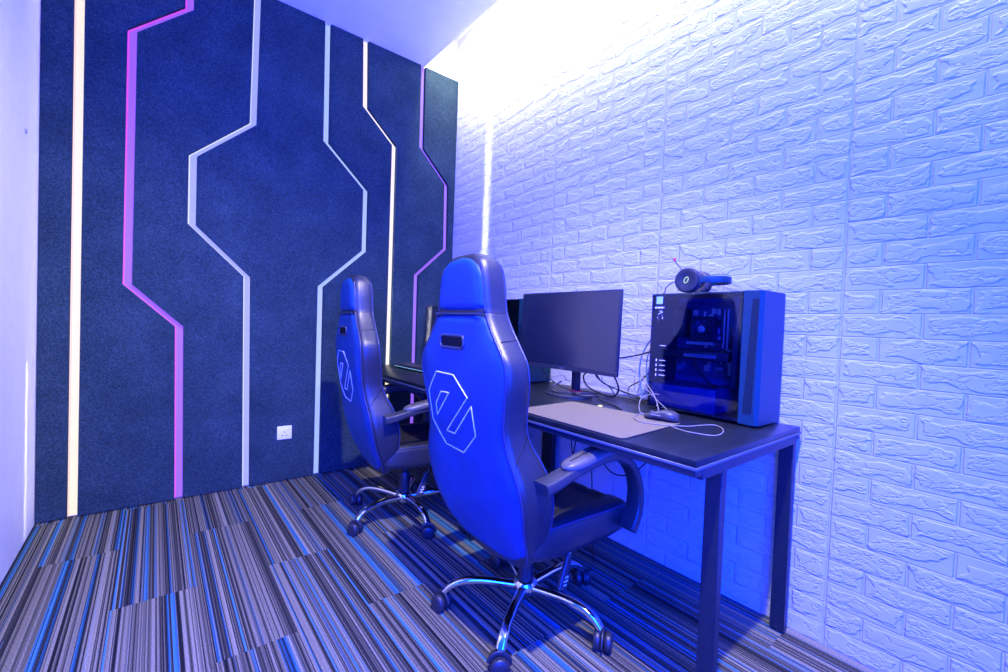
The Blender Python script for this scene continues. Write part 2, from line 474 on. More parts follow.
def shell_ring(z, n=5):
    a, f, w = interp(BACK, z); t = f - a
    r = max(.004, min(.034, t * .42, w * .6)); ring = []
    def corner(cx, cy, a0):
        for k in range(n + 1):
            an = a0 + PI / 2 * k / n; ring.append((cx + r * math.cos(an), cy + r * math.sin(an)))
    corner(f - r, w - r, 0)
    corner(a + r, w - r, PI / 2)
    for k in range(1, 8):
        y = (w - r) - 2 * (w - r) * k / 8; ring.append((a, y))
    corner(a + r, -w + r, PI)
    corner(f - r, -w + r, 1.5 * PI)
    rec = .030 * smooth01(min(1, max(0, (w - .1) / .08)))      # padded bolsters stand proud of the middle
    for k in range(1, 12):
        y = (-w + r) + 2 * (w - r) * k / 12; q = abs(y) / max(w - r, .001)
        ring.append((f - rec * smooth01(min(1, max(0, (.85 - q) / .35))), y))
    return [Vector((x, y, z)) for x, y in ring]

def loft(bm, rings, cap=True):
    R = [[bm.verts.new(v) for v in r] for r in rings]; n = len(R[0])
    for a, b in zip(R, R[1:]):
        for j in range(n): bm.faces.new((a[j], a[(j + 1) % n], b[(j + 1) % n], b[j]))
    if cap: bm.faces.new(R[0][::-1]); bm.faces.new(R[-1])
    return bm

def levels(z0, z1, n, keys=()):
    L = sorted(set([round(z0 + (z1 - z0) * i / n, 5) for i in range(n + 1)] + list(keys))); return L

def rear_x(z, y):
    a, f, w = interp(BACK, z); q = min(1, abs(y) / max(w - .014, .01))
    return a - .012 + .016 * q ** 5

def panel(z0, z1, inset, n, ends):
    """padded rear panel with its own rounded corners, following the shell"""
    bm = bmesh.new(); rows = []
    NY = 24
    for z in levels(z0, z1, n):
        w = interp(BACK, z)[2] - inset
        for e, rad in ends:
            dz = abs(z - e)
            if dz < rad: w = w - rad + math.sqrt(max(0, rad * rad - (rad - dz) ** 2))
        row = []
        for k in range(NY + 1):
            y = w * (2 * k / NY - 1); q = 1.0
            ez = min(abs(z - z0), abs(z - z1)); sink = .010 * (1 - smooth01(min(1, ez / .014)))
            a, f, ww = interp(BACK, z)
            row.append(bm.verts.new((a - .011 + .014 * (abs(2 * k / NY - 1)) ** 8 + sink, y, z)))
        rows.append(row)
    for a, b in zip(rows, rows[1:]):
        for k in range(NY): bm.faces.new((a[k], a[k + 1], b[k + 1], b[k]))
    r = bmesh.ops.extrude_face_region(bm, geom=bm.faces[:])
    for v in [g for g in r['geom'] if isinstance(g, bmesh.types.BMVert)]: v.co.x += .012
    return bm

def edge_line(z0, z1, inset, side, n=60, push=.002):
    return [Vector((interp(BACK, z)[0] - push, side * (interp(BACK, z)[2] - inset), z)) for z in levels(z0, z1, n)]

LOGO = [(y - .010, z) for y, z in ((.125, .901), (.018, .900), (-.056, .837), (.090, .703), (.040, .703), (-.074, .813), (-.083, .722), (-.002, .649), (.105, .654), (.183, .728), (.190, .826))]
LOGO_IN = [(y - .010, z) for y, z in ((.102, .835), (.051, .838), (.143, .748), (.142, .790))]

def chair(label, loc, rz, legs0):
    t = thing('office_chair', label, 'chair', (*loc, 0), rz, 'racing style office chairs at the desks')
    bm = bmesh.new(); loft(bm, [shell_ring(z) for z in levels(.292, 1.1, 52)]); obj('backrest', bm, M['leather'], t, 50)
    bm = bmesh.new(); loft(bm, [shell_ring(z) for z in levels(1.101, ZTOP, 24, (1.26, 1.276, 1.285))]); hd = obj('headrest', bm, M['leather'], t, 50)
    bm = panel(.305, 1.094, .010, 56, ((.305, .09), (1.094, .012))); pn = obj('back_panel', bm, M['backing'], t, 60)
    bm = panel(1.108, 1.275, .007, 22, ((1.275, .07), (1.108, .012))); obj('headrest_panel', bm, M['backing'], hd, 60)
    # piping round the rear panel and the front edges
    for s in (1, -1):
        bm = bmesh.new(); sweep(bm, edge_line(.33, 1.098, .005, s, 60, -.005), circ(.0040, 8)); obj('rear_piping', bm, M['piping'], t, 60)
        bm = bmesh.new(); sweep(bm, edge_line(1.106, 1.25, .006, s, 16, -.006), circ(.0034, 8)); obj('headrest_piping', bm, M['piping'], hd, 60)
    a = interp(BACK, 1.097)
    bm = bmesh.new(); sweep(bm, [Vector((a[0] - .009, a[2] * (.9 - 1.8 * k / 12), 1.0965)) for k in range(13)], circ(.0036, 8))
    obj('top_piping', bm, M['piping'], t, 60)
    for s in (1, -1):
        bm = bmesh.new()
        pts = [Vector((interp(BACK, z)[1] - .0102, s * (interp(BACK, z)[2] - .0102), z)) for z in levels(.40, 1.252, 70)]
        sweep(bm, pts, circ(.0036, 8)); obj('front_piping', bm, M['piping'], t, 60)
    # stitched seams across the side cheeks
    for zr, zf in ((1.016, 1.022), (.665, .735)):
        for s in (1, -1):
            bm = bmesh.new()
            ar = interp(BACK, zr); af = interp(BACK, zf); pts = []
            for k in range(13):
                q = k / 12; z = zr + (zf - zr) * q; a, f, w = interp(BACK, z); pts.append(Vector((a + .02 + (f - a - .04) * q, s * (w + .0002), z)))
            sweep(bm, pts, circ(.0014, 6)); obj('side_seam', bm, M['hole'], t, 60)
    # carrying slot
    bm = bmesh.new(); rp = rrect(.132, .036, .014, 5)
    ax = interp(BACK, 1.009)[0] - .0125
    prism(bm, [(y + .018, z + 1.007) for y, z in rp], lambda a, b: Vector((ax, a, b)), lambda a, b: Vector((ax + .004, a, b)))
    sl = obj('carry_slot', bm, M['hole'], pn, None)
    bm = bmesh.new(); sweep(bm, [Vector((ax - .0005, y * 1.04 + .018, z * 1.1 + 1.007)) for y, z in rp], circ(.0048, 8), closed=True)
    o = obj('slot_rim', bm, M['piping'], sl, 60)
    # embroidered outline logo
    bm = bmesh.new()
    def ribbon(poly):
        pts = []
        m = len(poly)
        for i in range(m):
            y0, z0 = poly[i]; y1, z1 = poly[(i + 1) % m]
            for k in range(8):
                q = k / 8; y = y0 + (y1 - y0) * q; z = z0 + (z1 - z0) * q
                a, f, w = interp(BACK, z); pts.append(Vector((a - .0115 + .014 * (min(1, abs(y) / (w - .016))) ** 8, y, z)))
        sweep(bm, pts, rrect(.0036, .0036, .0008, 2), closed=True)
    ribbon(LOGO); ribbon(LOGO_IN)
    lg = obj('logo', bm, M['thread'], pn, None); lg['label'] = 'white outline logo embroidered on the rear panel'
    # seat
    SEAT = [(-.215, .36, .425, .20), (-.19, .345, .440, .238), (-.12, .335, .449, .250), (0, .330, .449, .252), (.12, .330, .446, .254), (.21, .333, .444, .252), (.255, .338, .441, .246), (.283, .350, .432, .234), (.300, .372, .416, .21)]
    bm = bmesh.new(); rings = []
    for i in range(31):
        x = -.215 + .515 * i / 30; z0, z1, w = interp(SEAT, x); r = min(.03, (z1 - z0) * .45); ring = []
        for cx, cz, a0 in ((w - r, z1 - r, 0),):
            for k in range(6): an = PI / 2 * k / 5; ring.append((cx + r * math.cos(an), cz + r * math.sin(an)))
        for k in range(1, 16):
            q = 1 - 2 * k / 16; y = (w - r) * q
            dip = .024 * smooth01(min(1, max(0, (.80 - abs(q)) / .18))) * smooth01(min(1, max(0, (x + .2) / .1))) * smooth01(min(1, max(0, (.31 - x) / .08)))
            dip += .004 * (1 if abs(abs(q) - .25) < .04 else 0)
            ring.append((y, z1 + .018 * (1 - abs(q)) * 0 - dip))
        for k in range(6): an = PI / 2 + PI / 2 * k / 5; ring.append((-w + r + r * math.cos(an), z1 - r + r * math.sin(an)))
        for k in range(6): an = PI + PI / 2 * k / 5; ring.append((-w + r + r * math.cos(an), z0 + r + r * math.sin(an)))
        for k in range(6): an = 1.5 * PI + PI / 2 * k / 5; ring.append((w - r + r * math.cos(an), z0 + r + r * math.sin(an)))
        rings.append([Vector((x, y, z)) for y, z in ring])
    loft(bm, rings); st = obj('seat', bm, M['leather'], t, 50)
    for s in (1, -1):
        bm = bmesh.new()
        sweep(bm, [Vector((x, s * (interp(SEAT, x)[2] - .006), interp(SEAT, x)[1] - .010)) for x in [-.14 + .41 * k / 30 for k in range(31)]], circ(.004, 8))
        obj('seat_piping', bm, M['piping'], st, 60)
    # armrests: a loop of moulded polyurethane with a tufted leather pad
    for s in (1, -1):
        y = s * .287
        path = crom([(-.222, y, .600), (-.175, y, .608), (-.12, y, .622), (-.04, y, .638), (.04, y, .648), (.11, y, .644), (.175, y, .618), (.222, y, .570), (.246, y, .510), (.248, y, .45), (.232, y, .402), (.208, y, .370)], 7)
        bm = bmesh.new(); N = len(path)
        sc = [(1 + .10 * math.cos(PI * 2 * i / N), 1.15 - .25 * math.sin(PI * i / N)) for i in range(N)]
        sweep(bm, path, rrect(.056, .032, .008, 3), up=(0, 0, 1), scale=sc)
        ar = obj('armrest', bm, M['armpl'], t, 50)
        bm = bmesh.new(); pr = []
        n = 24
        for i in range(n + 1):
            q = i / n; x = -.132 + .255 * q
            zz = .645 + (.673 - .645) * smooth01(min(1, q * 1.25)) - .004 * q
            e = (1 - abs(2 * q - 1) ** 4) ** .5 if 0 < q < 1 else 0.12
            pr.append((x, zz, max(e, .12)))
        rings = []
        for x, zz, e in pr:
            ring = []
            for k in range(24):
                an = 2 * PI * k / 24; cy, cz = math.cos(an), math.sin(an)
                yy = .0365 * e * math.copysign(abs(cy) ** .75, cy); z2 = .0195 * e * math.copysign(abs(cz) ** .75, cz)
                if cz > .2: z2 -= .0025 * (1 if abs(yy) < .003 else 0)
                ring.append(Vector((x, y + yy, zz + z2)))
            rings.append(ring)
        loft(bm, rings); pad = obj('arm_pad', bm, M['pad'], ar, 60)
        bm = bmesh.new()
        sweep(bm, [Vector((x, y, zz + .0180 * e)) for x, zz, e in pr[3:-2]], circ(.0014, 6))
        for i in (9, 15):
            x, zz, e = pr[i]
            sweep(bm, [Vector((x, y + .0355 * e * math.cos(an), zz + .0195 * e * math.sin(an) ** .75)) for an in [PI * (.06 + .88 * k / 12) for k in range(13)]], circ(.0014, 6))
        obj('pad_stitching', bm, M['hole'], pad, 60)
    # under the seat: tilt mechanism, lever, gas lift
    bm = bmesh.new(); box(bm, -.12, .12, -.075, .075, .293, .337, .012); box(bm, -.19, -.08, -.045, .045, .285, .318, .01); obj('tilt_mechanism', bm, M['blackpl'], t, 40)
    bm = bmesh.new(); cyl(bm, (0, 0, .125), (0, 0, 1), .030, .028, .115, 24, .003); cyl(bm, (0, 0, .235), (0, 0, 1), .016, .016, .07, 20); obj('gas_lift', bm, M['blackpl'], t, 40)
    bm = bmesh.new()
    tube(bm, [(.06, -.06, .305), (.085, -.12, .295), (.070, -.148, .275), (.056, -.156, .252)], .006, 8)
    lv = obj('tilt_lever', bm, M['chrome'], t, 60)
    bm = bmesh.new()
    path = [Vector((.060, -.152, .268)), Vector((.050, -.157, .24)), Vector((.036, -.161, .205)), Vector((.022, -.165, .172)), Vector((.017, -.166, .160))]
    sweep(bm, crom(path, 5), rrect(.040, .018, .007, 3), up=(0, 1, 0), scale=[(.55 + .45 * min(1, i / 12), 1) for i in range(21)])
    pdl = obj('lever_paddle', bm, M['armpl'], lv, 50)
    bm = bmesh.new()
    for k, w in ((0, .016), (1, .020), (2, .014)):
        c = Vector((.036 - .0055 * k, -.1712 - .0012 * k, .201 - .012 * k)); box(bm, c.x - w / 2, c.x + w / 2, c.y - .0012, c.y + .0012, c.z - .0025, c.z + .0025)
    obj('lever_marking', bm, M['thread'], pdl, None)
    # star base
    bm = bmesh.new(); lathe(bm, [(0, .070), (.022, .070), (.024, .078), (.043, .086), (.046, .10), (.044, .118), (.034, .128), (.031, .130), (0, .130)], 32); obj('base_hub', bm, M['chrome'], t, 45)
    lm = cm = fm = None
    for k in range(5):
        an = legs0 + k * 2 * PI / 5
        if lm is None:
            bm = bmesh.new()
            path = crom([(.030, 0, .100), (.09, 0, .107), (.16, 0, .113), (.225, 0, .110), (.272, 0, .094), (.300, 0, .068)], 6); N = len(path)
            sweep(bm, path, rrect(.036, .024, .010, 4), scale=[(1.0 - .30 * i / N + (.12 if i > N - 10 else 0), 1.25 - .45 * i / N) for i in range(N)])
            cyl(bm, (.300, 0, .050), (0, 0, 1), .008, .008, .02, 14)
            lo = obj('leg', bm, M['chrome'], t, 50); lm = lo.data
            bm = bmesh.new()
            for s in (1, -1):
                lathe(bm, [(0, 0), (.019, 0), (.0255, .003), (.0275, .008), (.0275, .018), (.024, .0225), (.012, .0245), (0, .0245)], 26, (0, s * .0035, .0275), Matrix.Rotation(-s * PI / 2, 3, 'X'))
            cyl(bm, (0, -.006, .0275), (0, 1, 0), .008, .008, .012, 12)
            hood = []
            for i in range(11):
                a2 = PI * (-.05 + 1.0 * i / 10); hood.append(Vector((.0285 * math.cos(a2), 0, .0275 + .0285 * math.sin(a2))))
            sweep(bm, hood, rrect(.016, .006, .002, 2), up=(0, 1, 0))
            co = obj('caster', bm, M['rubber'], lo, 45); cm = co.data
        else:
            lo = bpy.data.objects.new('leg', lm); COL.objects.link(lo); lo.parent = t
            co = bpy.data.objects.new('caster', cm); COL.objects.link(co); co.parent = lo
        lo.rotation_euler = (0, 0, an)
        co.scale = (1.13, 1.13, 1.13); co.location = (.309, 0, 0); co.rotation_euler = (0, 0, (1.1, .4, -.7, 2.0, -1.3)[k])
    return t
near = chair('nearer black and blue racing office chair, its logo back towards us, before the near desk', (1.09, 1.17), 0, math.radians(-2))
far = copy_tree(near)
far.location = (1.088, 2.178, 0); far.rotation_euler = (0, 0, math.radians(-5))
far['label'] = 'farther racing office chair by the felt wall, half hidden by the nearer chair'
for i, c in enumerate([x for x in COL.objects if x.parent == far and x.name.startswith('leg')]):
    c.rotation_euler = (0, 0, math.radians(-93 + 5 + 72 * i))

# ------------------------------------------------------------------ desks
DZ = .745
def desk(label, loc, rz, L=1.235, Wd=.752):
    t = thing('desk', label, 'desk', (*loc, 0), rz, 'black desks along the brick wall')
    bm = bmesh.new(); box(bm, 0, Wd, 0, L, DZ - .018, DZ, .0015, 2); obj('tabletop', bm, M['laminate'], t, 40)
    bm = bmesh.new(); z0, z1 = DZ - .0205, DZ - .018      # light shadow-gap trim under the top
    box(bm, -.003, Wd + .003, -.003, L + .003, DZ - .026, DZ - .0183, .001, 1); obj('edge_trim', bm, M['edge'], t, 40)
    bm = bmesh.new()
    box(bm, .0, .035, .0, L, DZ - .044, DZ - .0255, .002, 1); box(bm, Wd - .035, Wd, 0, L, DZ - .044, DZ - .0255, .002, 1)
    box(bm, .035, Wd - .035, .0, .035, DZ - .056, DZ - .0255, .002, 1); box(bm, .035, Wd - .035, L - .035, L, DZ - .056, DZ - .0255, .002, 1)
    obj('steel_frame', bm, M['steel'], t, 40)
    for x in (.160, Wd - .040):
        for y in (.006, L - .052):
            bm = bmesh.new(); box(bm, x, x + .030, y, y + .046, .008, DZ - .0255, .002, 1); lg = obj('leg', bm, M['steel'], t, 40)
            bm = bmesh.new(); cyl(bm, (x + .015, y + .023, 0), (0, 0, 1), .013, .013, .009, 16, .002); obj('levelling_foot', bm, M['blackpl'], lg, 40)
    return t
desk('near black desk carrying the glass-sided computer, grey mat and mouse', (1.057, .528), 0, 1.235, .742)
desk('far black desk in the corner by the felt wall, behind the chairs', (1.064, 1.770), 0, 1.232, .760)

# ------------------------------------------------------------------ computers
def computer(label, loc, rz):
    """case: glass side faces -X, front faces -Y; origin at the near lower left corner"""
    t = thing('desktop_computer', label, 'computer', loc, rz, 'glass-sided desktop computers')
    w, d, h = .208, .425, .474; z0 = .012
    bm = bmesh.new()
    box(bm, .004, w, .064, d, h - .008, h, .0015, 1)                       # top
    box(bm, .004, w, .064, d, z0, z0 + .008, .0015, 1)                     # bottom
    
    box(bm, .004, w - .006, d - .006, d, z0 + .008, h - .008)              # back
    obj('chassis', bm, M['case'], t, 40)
    bm = bmesh.new(); box(bm, w - .006, w, .064, d, z0 + .008, h - .008); obj('side_plate', bm, M['inner'], t, 40)
    bm = bmesh.new(); box(bm, 0, .004, .066, d - .002, z0 + .002, h - .002, .0008, 1); obj('glass_panel', bm, M['glass'], t, 40)
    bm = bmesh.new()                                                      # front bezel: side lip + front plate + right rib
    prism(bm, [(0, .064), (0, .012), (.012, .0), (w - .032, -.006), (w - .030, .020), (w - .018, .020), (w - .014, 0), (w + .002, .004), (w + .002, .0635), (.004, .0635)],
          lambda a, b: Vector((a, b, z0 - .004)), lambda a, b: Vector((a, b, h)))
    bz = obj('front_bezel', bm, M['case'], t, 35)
    bm = bmesh.new()
    prism(bm, [(.020, .045), (.050, .045), (.034, .445), (.012, .445)], lambda a, b: Vector((-.0008, a, b)), lambda a, b: Vector((.002, a, b)))
    obj('side_grille', bm, M['grille'], bz, None)
    bm = bmesh.new()
    box(bm, .03, w - .03, .08, d - .01, h - .0005, h + .0022, .001, 1)
    obj('top_filter', bm, M['grille'], t, None)
    # inside
    bm = bmesh.new(); box(bm, w - .016, w - .008, .13, d - .012, .135, h - .02); mb = obj('motherboard', bm, M['pcb'], t, 40)
    bm = bmesh.new()
    for _ in range(46):
        y = random.uniform(.15, d - .03); z = random.uniform(.15, h - .04); a, b = random.uniform(.003, .011), random.uniform(.003, .014)
        box(bm, w - .03 - random.uniform(0, .012), w - .016, y - a, y + a, z - b, z + b)
    obj('board_component', bm, M['alu'], mb, 40)['kind'] = 'stuff'
    bm = bmesh.new(); box(bm, w - .07, w - .016, d - .075, d - .02, .30, h - .05, .004, 1); obj('port_cover', bm, M['bezel'], mb, 40)
    # cooler
    bm = bmesh.new(); box(bm, w - .075, w - .016, .225, .325, .285, .385, .004, 1)
    ring = [Vector((w - .078, .275 + .044 * math.cos(a), .335 + .044 * math.sin(a))) for a in [2 * PI * k / 32 for k in range(32)]]
    sweep(bm, ring, circ(.004, 6), closed=True); cf = obj('cooling_fan', bm, M['bezel'], t, 40)
    bm = bmesh.new(); cyl(bm, (w - .074, .275, .335), (-1, 0, 0), .016, .016, .008, 20, .002)
    obj('fan_hub', bm, M['alu'], cf, 40)
    bm = bmesh.new()
    for k in range(9):
        a0 = 2 * PI * k / 9; pr = []
        for i in range(7):
            q = i / 6; a = a0 + .55 * q; r = .015 + .026 * q; cw = .010 + .006 * q
            pr.append((r, a, cw))
        va = [bm.verts.new((w - .083, .275 + r * math.cos(a - cw / r / 2), .335 + r * math.sin(a - cw / r / 2))) for r, a, cw in pr]
        vb = [bm.verts.new((w - .076, .275 + r * math.cos(a + cw / r / 2), .335 + r * math.sin(a + cw / r / 2))) for r, a, cw in pr]
        for i in range(6): bm.faces.new((va[i], va[i + 1], vb[i + 1], vb[i]))
    rg = bmesh.ops.extrude_face_region(bm, geom=bm.faces[:])
    for v in [g for g in rg['geom'] if isinstance(g, bmesh.types.BMVert)]: v.co.x += .0015
    obj('fan_blades', bm, M['blade'], cf, 60)
    for y in (.190, .176):
        bm = bmesh.new(); box(bm, w - .066, w - .016, y - .004, y + .004, .262, .418, .001, 1); obj('memory_stick', bm, M['alu'], mb, 40)
    bm = bmesh.new(); box(bm, .045, w - .016, .125, d - .02, .215, .250, .006, 2); gc = obj('graphics_card', bm, M['bezel'], t, 40)
    bm = bmesh.new(); box(bm, .0435, .0455, .17, .30, .224, .238, .0005, 1); obj('card_lettering_plate', bm, M['alu'], gc, 40)
    bm = bmesh.new(); prism(bm, [(.215, .272), (.225, .284), (.33, .284), (.33, .272)], lambda a, b: Vector((w - .09, a, b)), lambda a, b: Vector((w - .016, a, b))); obj('heat_sink', bm, M['alu'], mb, 40)
    bm = bmesh.new(); tube(bm, [(.06, .265, .215), (.05, .25, .19), (.05, .225, .16), (.06, .195, .125), (.09, .19, .115)], .006, 8); obj('power_lead', bm, M['cable'], t, 60)
    bm = bmesh.new(); box(bm, .008, w - .008, .15, d - .008, z0 + .008, .110, .003, 1); obj('power_supply_shroud', bm, M['inner'], t, 40)
    bm = bmesh.new(); box(bm, .010, w - .01, .082, .10, .125, h - .02, .002, 1); fr = obj('front_fan_frame', bm, M['bezel'], t, 40)
    # stickers and print on the glass
    bm = bmesh.new(); box(bm, -.0008, 0, .374, .402, .432, .462); st = obj('sticker', bm, M['sticker'], t, None); st['label'] = 'pale blue square sticker on the glass'
    bm = bmesh.new()
    for k, (a, b) in enumerate(((.0, .007), (.009, .0125), (.0145, .021), (.023, .0275), (.0295, .035), (.038, .040))):
        box(bm, -.0007, 0, .407 - b, .407 - a, .4135 + (k % 2) * .001, .4205)
    for k in range(14):
        a = random.uniform(.37, .395); b = random.uniform(.36, .405); box(bm, -.0007, 0, a, a + .0022, b, b + random.uniform(.002, .006))
    obj('glass_print', bm, M['ink'], t, None)
    for k in range(5):
        zz = (.262, .202, .182, .162, .142)[k]
        bm = bmesh.new(); box(bm, -.0007, 0, .352, .378, zz, zz + .0022); obj('specification_line', bm, M['ink'], t, None)
        if k:
            bm = bmesh.new(); box(bm, -.0007, 0, .389, .393, zz - .004, zz + .006); obj('specification_icon', bm, M['ink'], t, None)
    for x in (.03, w - .03):
        for y in (.04, d - .04):
            bm = bmesh.new(); cyl(bm, (x, y, 0), (0, 0, 1), .016, .018, .013, 18, .002); obj('foot', bm, M['blackpl'], t, 40)
    return t
pc = computer('glass-sided desktop computer with a headset on top, at the near end of the near desk', (1.602, .597, DZ), 0)
pc2 = copy_tree(pc)
pc2.location = (1.600, 1.795, DZ); pc2['label'] = 'second desktop computer, half hidden behind the near monitor'
bm = bmesh.new(); box(bm, -.001, 0, .22, .40, .449, .4535)
obj('led_bar', bm, M['purpleled'], pc2, None)['label'] = 'purple light bar under the top edge'

# ------------------------------------------------------------------ monitors
def monitor(label, loc, rz, lift=0.0):
    """screen faces -X; origin at the desk under the screen's centre"""
    t = thing('monitor', label, 'monitor', loc, rz, 'flat monitors on the desks')
    w, h, zb = .612, .368, .122 + lift; zt = zb + h
    def lean(bm):
        for v in bm.verts: v.co.x += (v.co.z - zb - h / 2) * .026
        return bm
    bm = bmesh.new(); box(bm, .0, .016, -w / 2, w / 2, zb, zt, .003, 2); box(bm, .014, .045, -w * .3, w * .3, zb + .03, zb + .22, .012, 2); hs = obj('housing', lean(bm), M['bezel'], t, 40)
    bm = bmesh.new(); box(bm, -.0012, .001, -w / 2 + .006, w / 2 - .006, zb + .020, zt - .006); obj('screen', lean(bm), M['screen'], t, None)
    bm = bmesh.new(); box(bm, -.003, .002, -w / 2, w / 2, zb, zb + .0185, .001, 1); ch = obj('chin', lean(bm), M['bezel'], t, 40)
    # small maker's lettering in the middle of the chin
    bm = bmesh.new()
    x0, x1, zc, hh, s = -.0036, -.0028, zb + .0095, .0046, .0052
    for k in range(3):
        yc = .012 - k * .012
        if k == 0:
            sweep(bm, [Vector((x0, yc + s, zc - hh)), Vector((x0, yc, zc + hh)), Vector((x0, yc - s, zc - hh))], circ(.0009, 6)); sweep(bm, [Vector((x0, yc + s * .6, zc - .001)), Vector((x0, yc - s * .6, zc - .001))], circ(.0008, 6))
        else:
            rng = range(17) if k == 1 else range(2, 15)
            sweep(bm, [Vector((x0, yc - s * math.cos(2 * PI * i / 16), zc + hh * math.sin(2 * PI * i / 16))) for i in rng], circ(.0009, 6))
    obj('maker_lettering', lean(bm), M['edge'], ch, None)
    bm = bmesh.new(); box(bm, .064, .086, -.040, .002, .012, zb + .14, .004, 2); box(bm, .035, .075, -.05, .012, zb + .09, zb + .15, .004, 2); sd = obj('stand_post', bm, M['bezel'], t, 40)
    bm = bmesh.new(); pts = []
    for sc, z in ((0, .0), (1, .0), (1, .008), (.96, .011), (0, .012)): pts.append((sc, z))
    rings = []
    for sc, z in pts[1:4]: rings.append([Vector((  .045 + .098 * sc * math.cos(a), .125 * sc * math.sin(a), z)) for a in [2 * PI * k / 40 for k in range(40)]])
    loft(bm, rings); obj('stand_base', bm, M['bezel'], t, 40)
    return t
mon = monitor('dark monitor facing the nearer chair on the near desk', (1.498, 1.409, DZ), math.radians(.6))
monitor('far monitor seen almost edge-on between the two chairs, before the felt wall', (1.56, 2.60, DZ), math.radians(-3), -.045)

# red velcro tie round the monitor post
bm = bmesh.new(); rp = rrect(.066, .030, .012, 4)
sweep(bm, [Vector((1.573 + b, 1.390 + a, DZ + .020 + .002 * math.sin(9 * a / .03))) for a, b in rp], rrect(.0032, .006, .001, 2), closed=True)
sweep(bm, crom([(1.566, 1.359, DZ + .020), (1.558, 1.347, DZ + .026), (1.552, 1.342, DZ + .036)], 5), rrect(.003, .006, .001, 2))
tag(obj('cable_tie', bm, M['red']), 'red cable tie wrapped round the post of the near monitor', 'cable tie')

# ------------------------------------------------------------------ desk items
def rounded_quad(c, r, n=6):
    o = []; m = len(c)
    for i in range(m):
        p = Vector(c[i]); a = (Vector(c[i - 1]) - p).normalized(); b = (Vector(c[(i + 1) % m]) - p).normalized()
        p0 = p + a * r; p1 = p + b * r
        for k in range(n + 1):
            q = k / n; o.append(tuple((1 - q) ** 2 * p0 + 2 * q * (1 - q) * p + q * q * p1))
    return o
quad = rounded_quad([(1.064, .752), (1.440, .776), (1.412, 1.262), (1.072, 1.246)], .024)
t = thing('mouse_mat', 'large grey mouse mat with dark edge on the near desk', 'mouse mat', (0, 0, DZ))
bm = bmesh.new(); prism(bm, quad, lambda a, b: Vector((a, b, .0003)), lambda a, b: Vector((a, b, .004))); obj('mat_surface', bm, M['mat'], t, None)
bm = bmesh.new(); sweep(bm, [Vector((a, b, .0024)) for a, b in quad], circ(.0021, 6), closed=True); obj('stitched_edge', bm, M['matedge'], t, 60)

def mouse():
    t = thing('computer_mouse', 'dark computer mouse on the mat corner beside the glass-sided computer', 'mouse', (1.414, .842, DZ + .0042), math.radians(8))
    rings = []; n = 20                                   # body along +Y (front), hump at the rear
    for i in range(n + 1):
        q = i / n; y = -.062 + .124 * q
        hgt = .040 * (math.sin(PI * min(1, (q + .04) ** .8)) ** .55) * (1 - .42 * q) + .003
        w = .0335 * (max(.02, 1 - abs(2 * q - 1) ** 3.2)) ** .42 * (1 - .12 * math.sin(PI * q) ** 4)
        if i in (0, n): hgt = .012; w *= .9
        ring = []
        for k in range(24):
            an = 2 * PI * k / 24; c, s = math.cos(an), math.sin(an)
            ring.append(Vector((w * math.copysign(abs(c) ** .8, c), y, .002 + hgt * (.5 + .5 * math.copysign(abs(s) ** .75, s)))))
        rings.append(ring)
    bm = bmesh.new(); loft(bm, rings); obj('shell', bm, M['mouse'], t, 70)
    bm = bmesh.new(); cyl(bm, (-.004, .034, .0195), (1, 0, 0), .010, .010, .008, 18, .002); obj('scroll_wheel', bm, M['blade'], t, 40)
    bm = bmesh.new(); sweep(bm, [Vector((-.0335, y, .020)) for y in (-.012, 0, .014, .024)], rrect(.006, .004, .001, 2)); obj('side_button', bm, M['alu'], t, 40)
    return t
ms = mouse()
def cable(name, label, pts, r, mat, cat='cable', group=None, n=8):
    bm = bmesh.new(); tube(bm, pts, r, n, 7)
    return tag(obj(name, bm, mat, smooth=80), label, cat, group)
zc = DZ + .0065
bm = bmesh.new(); tube(bm, [(1.424, .902, DZ + .016), (1.43, .922, DZ + .010), (1.405, .935, zc), (1.345, .91, zc), (1.31, .855, zc), (1.335, .79, zc), (1.40, .738, DZ + .004), (1.455, .722, DZ + .004), (1.508, .70, DZ + .004),
      (1.49, .665, DZ + .004), (1.43, .632, DZ + .004), (1.36, .622, DZ + .004), (1.335, .655, DZ + .004), (1.33, .712, DZ + .004), (1.345, .765, zc), (1.375, .79, zc)], .0017, 8, 7)
mc = obj('cord', bm, M['greycable'], smooth=80); mc.parent = ms
mc.matrix_parent_inverse = (Matrix.Translation(ms.location) @ Matrix.Rotation(ms.rotation_euler[2], 4, 'Z')).inverted()
# thin pale cords dropping from behind the case, across its rear edge, to the mat
cable('thin_cord', 'pale thin cord from behind the computer down to the mouse', [(1.64, 1.082, DZ + .17), (1.60, 1.050, DZ + .128), (1.578, 1.00, DZ + .090), (1.555, .96, DZ + .062), (1.51, .915, DZ + .030), (1.475, .888, DZ + .006)], .0018, M['greycable'], group='pale cords by the mouse')
cable('thin_cord', 'pale thin cord ending furthest right beside the mouse', [(1.60, 1.085, DZ + .15), (1.575, 1.03, DZ + .102), (1.556, .96, DZ + .055), (1.525, .885, DZ + .022), (1.495, .855, DZ + .004)], .0016, M['greycable'], group='pale cords by the mouse')
cable('thin_cord', 'pale thin cord bowing left over the mat corner', [(1.590, .960, DZ + .066), (1.57, .985, DZ + .064), (1.53, 1.0, DZ + .050), (1.49, .985, DZ + .026), (1.455, .955, DZ + .008), (1.438, .925, DZ + .008)], .0016, M['greycable'], group='pale cords by the mouse')
cable('power_cable', 'black cable stretched from the computer rear to the near monitor', [(1.70, 1.02, DZ + .235), (1.70, 1.08, DZ + .228), (1.70, 1.14, DZ + .210), (1.70, 1.243, DZ + .188), (1.64, 1.32, DZ + .19), (1.585, 1.345, DZ + .215)], .0035, M['cable'])
